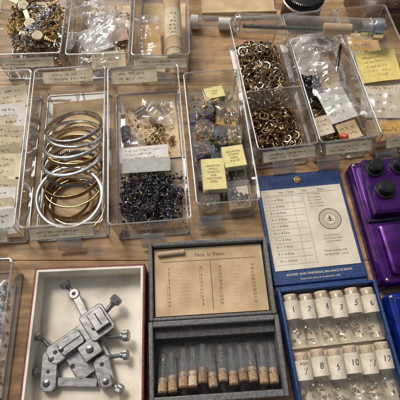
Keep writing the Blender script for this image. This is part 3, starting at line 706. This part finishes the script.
t = thing('clamping_fixture', 'worn grey steel clamping fixture with thumbscrews in box', 'tool', TM(0,0,0.22))
def block(name, cx, cy, w_, l_, z0, z1, rz, ch=0.0, bev=0.06):
    a = w_/2; b = l_/2; c = ch
    if c: poly = [(-a+c,-b),(a-c,-b),(a,-b+c),(a,b-c),(a-c,b),(-a+c,b),(-a,b-c),(-a,-b+c)]
    else: poly = [(-a,-b),(a,-b),(a,b),(-a,b)]
    g = G(); g.prism(poly, z0, z1, TM(cx,cy,0,0,0,rz)); return g.obj(name, M['steel'], t, bevel=bev, seg=2)
A_ = 37
block('main_bar', -9.1, -11.9, 5.2, 1.5, 0.0, 0.75, A_, 0.25)
block('base_plate', -8.6, -13.0, 2.9, 3.2, 0.0, 0.5, A_, 0.35)
block('head_block', -7.75, -10.95, 2.0, 2.3, 0.75, 1.35, A_, 0.2)
block('head_step', -7.6, -10.8, 1.2, 1.5, 1.35, 1.75, A_, 0.0)
block('slide_block', -9.6, -12.4, 1.9, 1.15, 0.75, 1.1, A_, 0.15)
block('jaw_block', -8.1, -12.9, 1.5, 1.3, 0.5, 1.2, A_, 0.12)
block('right_foot', -7.0, -14.4, 1.25, 2.3, 0.0, 0.8, 20, 0.3)
block('left_foot', -11.05, -14.3, 1.2, 2.9, 0.0, 0.7, 4, 0.3)
block('tie_bar', -9.0, -15.1, 3.1, 0.65, 0.0, 0.5, -1, 0.0)
block('foot_cap', -6.75, -15.1, 0.9, 0.8, 0.8, 1.1, 20, 0.1)
g = G(); g.box(-0.3,0.3,-0.3,2.3,0.8,1.1, TM(-8.6,-10.6,0,0,0,32)); g.lathe([(0.42,0.76),(0.42,1.16)], 24, TM(-9.8,-8.75,0)); g.obj('lever_arm', M['steel'], t, bevel=0.05)
XA_ = TM(0,0,0,0,0,A_)
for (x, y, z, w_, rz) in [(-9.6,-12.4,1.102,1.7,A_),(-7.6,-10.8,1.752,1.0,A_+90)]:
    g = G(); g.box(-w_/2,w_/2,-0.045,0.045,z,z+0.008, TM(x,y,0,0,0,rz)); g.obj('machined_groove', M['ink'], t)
def scr(x, y, z, rr, a):
    g = G(); g.lathe([(rr+0.03,z-0.03),(rr+0.02,z+0.06),(rr*0.7,z+0.1)], 22, TM(x,y,0)); g.obj('screw_head', M['dsteel'], t)
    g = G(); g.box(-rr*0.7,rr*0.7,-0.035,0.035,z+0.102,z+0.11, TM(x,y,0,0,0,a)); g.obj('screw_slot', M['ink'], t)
for a_ in [(-10.25,-12.9,1.1,0.17,30),(-11.0,-13.5,0.7,0.2,80),(-11.1,-15.2,0.7,0.22,20),(-6.75,-15.1,1.1,0.2,60),(-8.1,-12.9,1.2,0.26,10),(-7.95,-11.4,1.35,0.14,10),(-8.3,-10.4,1.35,0.16,120)]:
    scr(*a_)
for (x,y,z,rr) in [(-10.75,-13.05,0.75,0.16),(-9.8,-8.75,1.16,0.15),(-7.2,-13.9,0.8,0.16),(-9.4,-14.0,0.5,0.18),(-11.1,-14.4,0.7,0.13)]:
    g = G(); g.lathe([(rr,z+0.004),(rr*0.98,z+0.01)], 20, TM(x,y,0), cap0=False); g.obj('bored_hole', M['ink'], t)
def thumb(a, b, r, hl, rs):
    tt = G(); a = Vector(a); b = Vector(b); d = (b-a); q = Matrix.Translation(a) @ d.to_track_quat('Z','Y').to_matrix().to_4x4()
    tt.knurl(r, 0, hl, q, teeth=26); tt.lathe([(r*0.6,hl),(r*0.55,hl+0.2)], 20, q)
    prof = []; z = hl+0.2
    while z < d.length: prof += [(rs, z), (rs*0.9, z+0.04)]; z += 0.08
    tt.lathe(prof, 14, q)
    tt.obj('thumb_screw', M['steel'], t)
thumb((-10.7,-7.9,1.2), (-9.9,-8.6,0.95), 0.4, 0.42, 0.16)
thumb((-6.3,-9.1,1.3), (-7.3,-10.2,0.9), 0.44, 0.5, 0.2)
thumb((-5.3,-11.9,1.1), (-7.0,-12.0,0.8), 0.42, 0.45, 0.18)
thumb((-5.3,-13.2,0.8), (-6.9,-13.4,0.5), 0.38, 0.4, 0.16)
thumb((-12.15,-11.8,1.0), (-11.0,-12.9,0.4), 0.36, 0.38, 0.15)
thumb((-12.2,-14.4,0.6), (-11.6,-14.4,0.4), 0.3, 0.34, 0.13)
thumb((-5.6,-15.7,0.7), (-6.5,-15.2,0.5), 0.38, 0.42, 0.16)

# ---------------------------------------------------------------- grey case
XK = TM(-3.85, -10.95, 0, 0, 0, 3.6)
t = thing('vial_case', 'open grey leatherette case holding corked glass vials', 'case', XK)
w = 9.75
g = G(); l = 6.4; h = 1.3; e = 0.33
g.box(0, w, 0.08, l, 0, 0.3); g.box(0, e, 0.08, l, 0.3, h); g.box(w-e, w, 0.08, l, 0.3, h); g.box(e, w-e, l-e, l, 0.3, h); g.box(e, w-e, 0.08, e, 0.3, h)
g.obj('case_lid', M['grey'], t, bevel=0.09, seg=3)
g = G(); g.box(e+0.1, w-e-0.15, e+0.15, l-e-0.1, 0.75, 0.82); cardo = g.obj('printed_card', M['card'], t)
cx = w/2+0.1; zc = 0.83
text('Nos. in Beats', 0.46, cardo, TM(cx, 5.3, zc), 'brownink')
n1 = [(str(5+k), str(18-k)) for k in range(11)]
n2 = [(str(14+k), str(19+k+(k//3))) for k in range(11)]
def col(vals, x, al):
    text('\n'.join(vals), 0.29, cardo, TM(x, 2.72, zc), 'brownink', align=al, spacing=1.02)
col([r[0] for r in n1], cx-3.3, 'RIGHT'); col(['. . . . . . .']*11, cx-2.25, 'CENTER'); col([r[1] for r in n1], cx-0.7, 'RIGHT')
col([r[0] for r in n2], cx+0.85, 'RIGHT'); col(['. . . . . . .']*11, cx+1.9, 'CENTER'); col([r[1] for r in n2], cx+3.5, 'RIGHT')
g = G(); g.box(cx-0.02, cx+0.02, 0.75, 4.75, zc, zc+0.005); g.box(1.0, w-1.1, 4.82, 4.85, zc, zc+0.005); g.obj('printed_rule', M['brownink'], cardo)
g = G(); rod(g, (0.75,5.45,1.02), (2.9,5.58,1.02), 0.2, n=20); g.obj('cork_strip', M['corkpale'], t)
g = G(); l = 5.75; h = 1.9
g.box(0, w, -l, -0.08, 0, 0.25); g.box(0, e, -l, -0.08, 0.25, h); g.box(w-e, w, -l, -0.08, 0.25, h); g.box(e, w-e, -0.5, -0.08, 0.25, h); g.box(e, w-e, -l, -l+0.5, 0.25, h)
g.obj('case_base', M['grey'], t, bevel=0.09, seg=3)
g = G(); g.box(e, w-e, -l+0.5, -0.5, 0.25, 0.35); g.box(e+0.01, w-e-0.01, -1.25, -0.5, 0.36, 1.3); g.obj('grey_lining', M['greylin'], t, bevel=0.04)
g = G(); g.lathe([(0.09,0.3),(0.09,w-0.3)], 12, TM(0,0,1.15,0,90,0)); g.obj('hinge', M['dsteel'], t)
g = G(); g.box(w*0.42, w*0.58, 6.41, 6.5, 0.5, 1.2); g.obj('catch', M['chrome'], t, bevel=0.03)
rnd = random.Random(9)
for i in range(12):
    x = 0.9+i*0.725; r = 0.345; lc = rnd.uniform(0.8,1.05); lg = 1.95
    X = XK @ TM(x+rnd.uniform(-.02,.02), -4.75+rnd.uniform(-0.22,0.2)-(0.15 if i<2 else 0), 1.5+rnd.uniform(0,0.12), -90-14, 0, rnd.uniform(-3,3))
    tv = thing('glass_vial', 'small corked glass vial lying in grey case', 'vial', X, 'corked vials in the grey case')
    a = G(); a.lathe([(r*0.4,lg+lc-0.02),(r*0.8,lg+lc-0.08),(r,lg+lc-0.25),(r,lc*0.9),(r*1.06,lc*0.86),(r*1.06,lc*0.8)], 26, cap1=False); a.obj('glass_body', M['glass'], tv)
    a = G(); a.torus(r*1.0, 0.035, 26, 6, TM(0,0,lc*0.85)); a.obj('glass_lip', M['rim'], tv)
    ck = rnd.choice(['cork','corkmid','corkmid','corkpale','cork'])
    b = G(); b.lathe([(r*0.97,0.14),(r*0.96,lc*0.5),(r*0.92,lc*0.8),(r*0.86,lc*1.15)], 22); b.obj('cork', M[ck], tv)
    b = G(); b.lathe([(r*0.84,0.0),(r*0.95,0.05),(r*0.97,0.14)], 22); b.obj('cork_end', M['corkdark'], tv)
    if i%3 == 0:
        g = G()
        for k in range(6):
            g.lathe([(0.04,-0.05),(0.04,0.05)], 8, TM(rnd.uniform(-.12,.12), 0.2, 1.4+rnd.random()*1.2, rnd.random()*90, 0, 0))
        o = g.obj('tiny_parts', M['brass'], tv); o['kind'] = 'stuff'

# ---------------------------------------------------------------- blue case
XL = TM(5.98, -8.2, 0, 0, 0, 6)
t = thing('vial_case', 'open navy blue case with numbered labelled vials', 'case', XL)
w = 7.75
g = G(); l = 10.4
g.box(0, w, 0.25, l, 0, 0.45); g.obj('case_lid', M['navy'], t, bevel=0.12, seg=3)
g = G(); g.box(0.1, w-0.1, -0.3, 0.25, 0.1, 0.3); g.obj('cloth_hinge', M['navy'], t, bevel=0.05)
g = G(); g.box(0.3, w-0.3, 1.45, l-1.55, 0.46, 0.5); cardo = g.obj('printed_card', M['palecard'], t)
text('ROUND AND UNIVERSAL BALANCE SCREWS', 0.27, t, TM(w/2,1.05,0.482), 'palecard', bold=0.004)
text('Assorted sizes in numbered vials', 0.25, t, TM(w/2,0.65,0.482), 'palecard')
zc = 0.506
text('No. 1 Doz.        No.          Sizes', 0.31, cardo, TM(w/2, 8.5, zc), 'ink')
lt = ['%d — %d Doz.' % (k+1, [6,4,6,3,6,4,6,3,4,6][k]) for k in range(10)]
rt = ['%d — %d Doz.' % (k+7, [6,4,3,6,4][k]) for k in range(5)]
for k, s_ in enumerate(lt): text(s_, 0.29, cardo, TM(0.8, 7.8-k*0.62, zc), 'ink', align='LEFT')
for k, s_ in enumerate(rt): text(s_, 0.24, cardo, TM(4.35, 8.1-k*0.3, zc), 'ink', align='LEFT')
text('Finest quality only\nPATENTED  U.S.A.', 0.26, cardo, TM(5.65, 2.6, zc), 'ink', spacing=1.3)
text('for all makes of\nmovements, fitted\nand warranted', 0.22, cardo, TM(5.65, 3.85, zc), 'brownink', spacing=1.2)
g = G()
for i in range(11): g.box(0.6, 3.8, 1.9+i*0.62, 1.912+i*0.62, zc, zc+0.004)
g.box(3.9,3.92,1.7,8.3,zc,zc+0.004); g.box(2.95,2.965,1.9,8.3,zc,zc+0.004); g.box(0.6,7.1,8.25,8.27,zc,zc+0.004); g.obj('printed_rule', M['brownink'], cardo)
g = G(); sx, sy = 5.8, 5.6
g.torus(0.95,0.03,48,4,TM(sx,sy,zc)); g.torus(0.86,0.012,48,4,TM(sx,sy,zc)); g.torus(0.52,0.02,36,4,TM(sx,sy,zc))
for k in range(26): g.box(0.6,0.8,-0.02,0.02,zc,zc+0.004,TM(sx,sy,0,0,0,k*360/26))
g.box(-0.3,0.3,-0.2,-0.15,zc,zc+0.004,TM(sx,sy,0)); g.box(-0.22,0.22,0.0,0.05,zc,zc+0.004,TM(sx,sy,0)); g.box(-0.06,0.06,-0.15,0.3,zc,zc+0.004,TM(sx,sy,0))
g.obj('round_seal', M['brownink'], cardo)
g = G(); g.lathe([(0.34,0.46),(0.3,0.52),(0.12,0.55)], 26, TM(w/2-0.1,9.65,0)); g.obj('snap', M['gold'], t)
g = G(); g.torus(0.2,0.04,20,6,TM(w/2-0.1,9.65,0.55)); g.obj('snap_ring', M['brass'], t)
g = G(); l = 9.3; h = 1.7; e = 0.25
g.box(0, w, -l, -0.3, 0, 0.2); g.box(0, e, -l, -0.3, 0.2, h); g.box(w-e, w, -l, -0.3, 0.2, h); g.box(e, w-e, -0.3-e, -0.3, 0.2, h); g.box(e, w-e, -l, -l+e, 0.2, h)
g.obj('case_base', M['navy'], t, bevel=0.08, seg=3)
g = G(); g.box(e, w-e, -l+e, -0.3-e, 0.2, 0.62); g.obj('cream_lining', M['palecard'], t, bevel=0.03)
g = G(); g.box(e+0.01,w-e-0.01,-4.72,-4.56,0.62,1.0); g.obj('partition', M['palecard'], t, bevel=0.03)
def lab_vial(x, y, n, seed, lean):
    r = 0.585; X = XL @ TM(x, y, 1.4, 0,0,lean) @ TM(0,0,0, 90+4, 0, 0)
    rnd = random.Random(seed+3)
    tv = thing('glass_vial', 'corked glass vial with cream paper label, in blue case', 'vial', X, 'labelled vials in the blue case')
    a = G(); a.lathe([(r*0.9,0.15),(r*0.9,0.25),(r,0.4),(r,3.5),(r*0.8,3.72),(r*0.4,3.78)], 30, cap0=False); a.obj('glass_body', M['frost'], tv)
    b = G(); b.lathe([(r*0.78,0.02),(r*0.84,0.08),(r*0.82,0.4),(r*0.78,0.6)], 26); b.obj('cork', M['corkpale'], tv)
    c = G(); R2 = r+0.012; N = 22; z1 = 1.85+0.25*rnd.random(); z0 = 0.5+0.1*rnd.random()
    ring = lambda z: [(R2*math.sin(a_), R2*math.cos(a_), z) for a_ in [R_(-85+170*i/N) for i in range(N+1)]]
    A = ring(z0); B = ring(z1)
    c.add(A+B, [(i, i+1, N+1+i+1, N+1+i) for i in range(N)])
    lb = c.obj('paper_label', M['creamlab'], tv)
    mid = (z0+z1)/2; kw = dict(bendR=R2+0.01, shear=rnd.uniform(-0.1,0.35), turn=rnd.uniform(-9,9))
    sz = rnd.uniform(0.56,0.68)
    if n[0] == 'A':
        text('ASH', 0.34, lb, TM(0, R2+0.008, z0+0.25, -90, 0, 0), 'ink', bendR=R2+0.01, name='label_word')
        text(n[3:], 0.6, lb, TM(0, R2+0.008, z0+0.8, -90, 0, 0), 'ink', name='label_number', **kw)
    else:
        text(n, sz, lb, TM(rnd.uniform(-.05,.05), R2+0.008, mid, -90, 0, 0), 'ink', name='label_number', **kw)
    g = G()
    for k in range(12+seed%5*4):
        # parts settled along the lower side of the glass
        a_ = R_(180+rnd.gauss(0,32)); q = r*0.84
        Y = TM(q*math.sin(a_), q*math.cos(a_), 2.1+rnd.random()*1.35, rnd.random()*90, rnd.random()*90, 0)
        g.lathe([(0.09,-0.06),(0.09,-0.02),(0.04,-0.02),(0.04,0.12)], 7, Y)
    o = g.obj('tiny_screws', M['vialmix'], tv); o['kind'] = 'stuff'
top = ['1','2','4','3','5','6']; bot = ['ASH7','8','9','10','11','12']
for i in range(6):
    lab_vial(0.87+i*1.203, -0.72-(0.12 if i%2 else 0), top[i], i, random.Random(i).uniform(-1.5,1.5))
    lab_vial(0.87+i*1.203, -4.9-(0.12 if i%2==0 else 0), bot[i], i+10, random.Random(i+9).uniform(-1.5,1.5))

# ---------------------------------------------------------------- purple and blue devices
def device(X, L_, m, label):
    t = thing('lacquered_device', label, 'device', X)
    g = G(); w = 6.0
    g.loft([rrect(w,L_,0.3,0.0,w/2,L_/2,6), rrect(w,L_,0.35,1.6,w/2,L_/2,6), rrect(w-0.2,L_-0.2,0.35,1.85,w/2,L_/2,6), rrect(w-0.7,L_-0.7,0.3,1.9,w/2,L_/2,6)])
    g.obj('body', M[m], t, bevel=0.05)
    y0 = L_*0.48
    g = G(); g.loft([rrect(w-1.0,L_-y0-0.6,0.3,1.9,w/2,(L_+y0)/2-0.05,5), rrect(w-1.1,L_-y0-0.7,0.3,2.8,w/2,(L_+y0)/2-0.05,5), rrect(w-1.5,L_-y0-1.1,0.3,3.0,w/2,(L_+y0)/2-0.05,5)]); g.obj('upper_block', M[m], t)
    g = G(); g.loft([rrect(w-1.4,y0-1.0,0.3,1.9,w/2,y0/2+0.1,5), rrect(w-1.5,y0-1.1,0.3,2.3,w/2,y0/2+0.1,5), rrect(w-1.8,y0-1.4,0.3,2.4,w/2,y0/2+0.1,5)]); g.obj('lower_deck', M[m], t)
    g = G(); g.box(0.08, w-0.08, y0-0.12, y0+0.12, 1.88, 2.12); g.obj('seam_strip', M['black'], t, bevel=0.04)
    for (x, y) in [(1.45, L_-1.4), (1.75, L_-3.5), (3.6,L_-1.4)]:
        g = G(); g.lathe([(0.85,2.95),(0.82,3.15),(0.7,3.18)], 30, TM(x,y,0)); g.obj('black_collar', M['black'], t)
        g = G(); g.knurl(0.62, 3.16, 3.85, TM(x,y,0), teeth=20); g.lathe([(0.5,3.85),(0.44,3.92)], 26, TM(x,y,0)); g.obj('black_knob', M['black'], t)
    for (x, y) in [(0.35,0.35),(0.35,L_-0.35)]:
        g = G(); g.lathe([(0.17,1.85),(0.17,1.95),(0.1,1.99)], 16, TM(x,y,0)); g.obj('corner_screw', M['dsteel'], t)
device(TM(14.25,-8.2,0,0,0,6), 11.0, 'purple', 'dark purple metallic casting with plain black knobs')
device(TM(15.05,-16.4,0,0,0,6), 7.6, 'cobalt', 'cobalt blue metallic casting with plain black knobs')

# ---------------------------------------------------------------- camera, light
th = R_(64); D = 40*S
cam = bpy.data.cameras.new('cam'); co = bpy.data.objects.new('camera', cam); COL.objects.link(co)
co.location = (0, -D*math.cos(th), D*math.sin(th)); co.rotation_euler = (R_(90-64), 0, 0)
cam.lens = 40.5; cam.sensor_width = 36; cam.clip_start = 0.01; cam.clip_end = 100
scene.camera = co

wd = bpy.data.worlds.new('World'); scene.world = wd; wd.use_nodes = True
nt = wd.node_tree; bg = nt.nodes['Background']
sky = nt.nodes.new('ShaderNodeTexSky'); sky.sky_type = 'NISHITA'; sky.sun_disc = False
el = 56; az = -35
sky.sun_elevation = R_(el); sky.sun_rotation = R_(az); sky.dust_density = 4; sky.ozone_density = 0.3
hs = nt.nodes.new('ShaderNodeHueSaturation'); hs.inputs['Saturation'].default_value = 0.45
nt.links.new(sky.outputs[0], hs.inputs['Color']); nt.links.new(hs.outputs[0], bg.inputs[0]); bg.inputs[1].default_value = 0.065
sl = bpy.data.lights.new('sun', 'SUN'); sl.energy = 1.2; sl.angle = R_(12); sl.color = (1,0.93,0.82)
so = bpy.data.objects.new('sun', sl); COL.objects.link(so)
d = Vector((math.sin(R_(az))*math.cos(R_(el)), math.cos(R_(az))*math.cos(R_(el)), math.sin(R_(el))))
so.rotation_euler = d.to_track_quat('Z','Y').to_euler()
def area(name, loc, sx, sy, power, col):
    al = bpy.data.lights.new(name, 'AREA'); al.shape = 'RECTANGLE'; al.size = sx; al.size_y = sy; al.energy = power; al.color = col
    ao = bpy.data.objects.new(name, al); COL.objects.link(ao); ao.location = loc
    ao.rotation_euler = Vector(loc).to_track_quat('Z','Y').to_euler()
area('glint_light', (-0.75, 0.95, 1.25), 0.8, 0.6, 15, (1,0.97,0.93))  # unseen area lamp, added for bright glints on the clear trays; no actual window
scene.view_settings.view_transform = 'Standard'; scene.view_settings.look = 'None'; scene.view_settings.exposure = 0
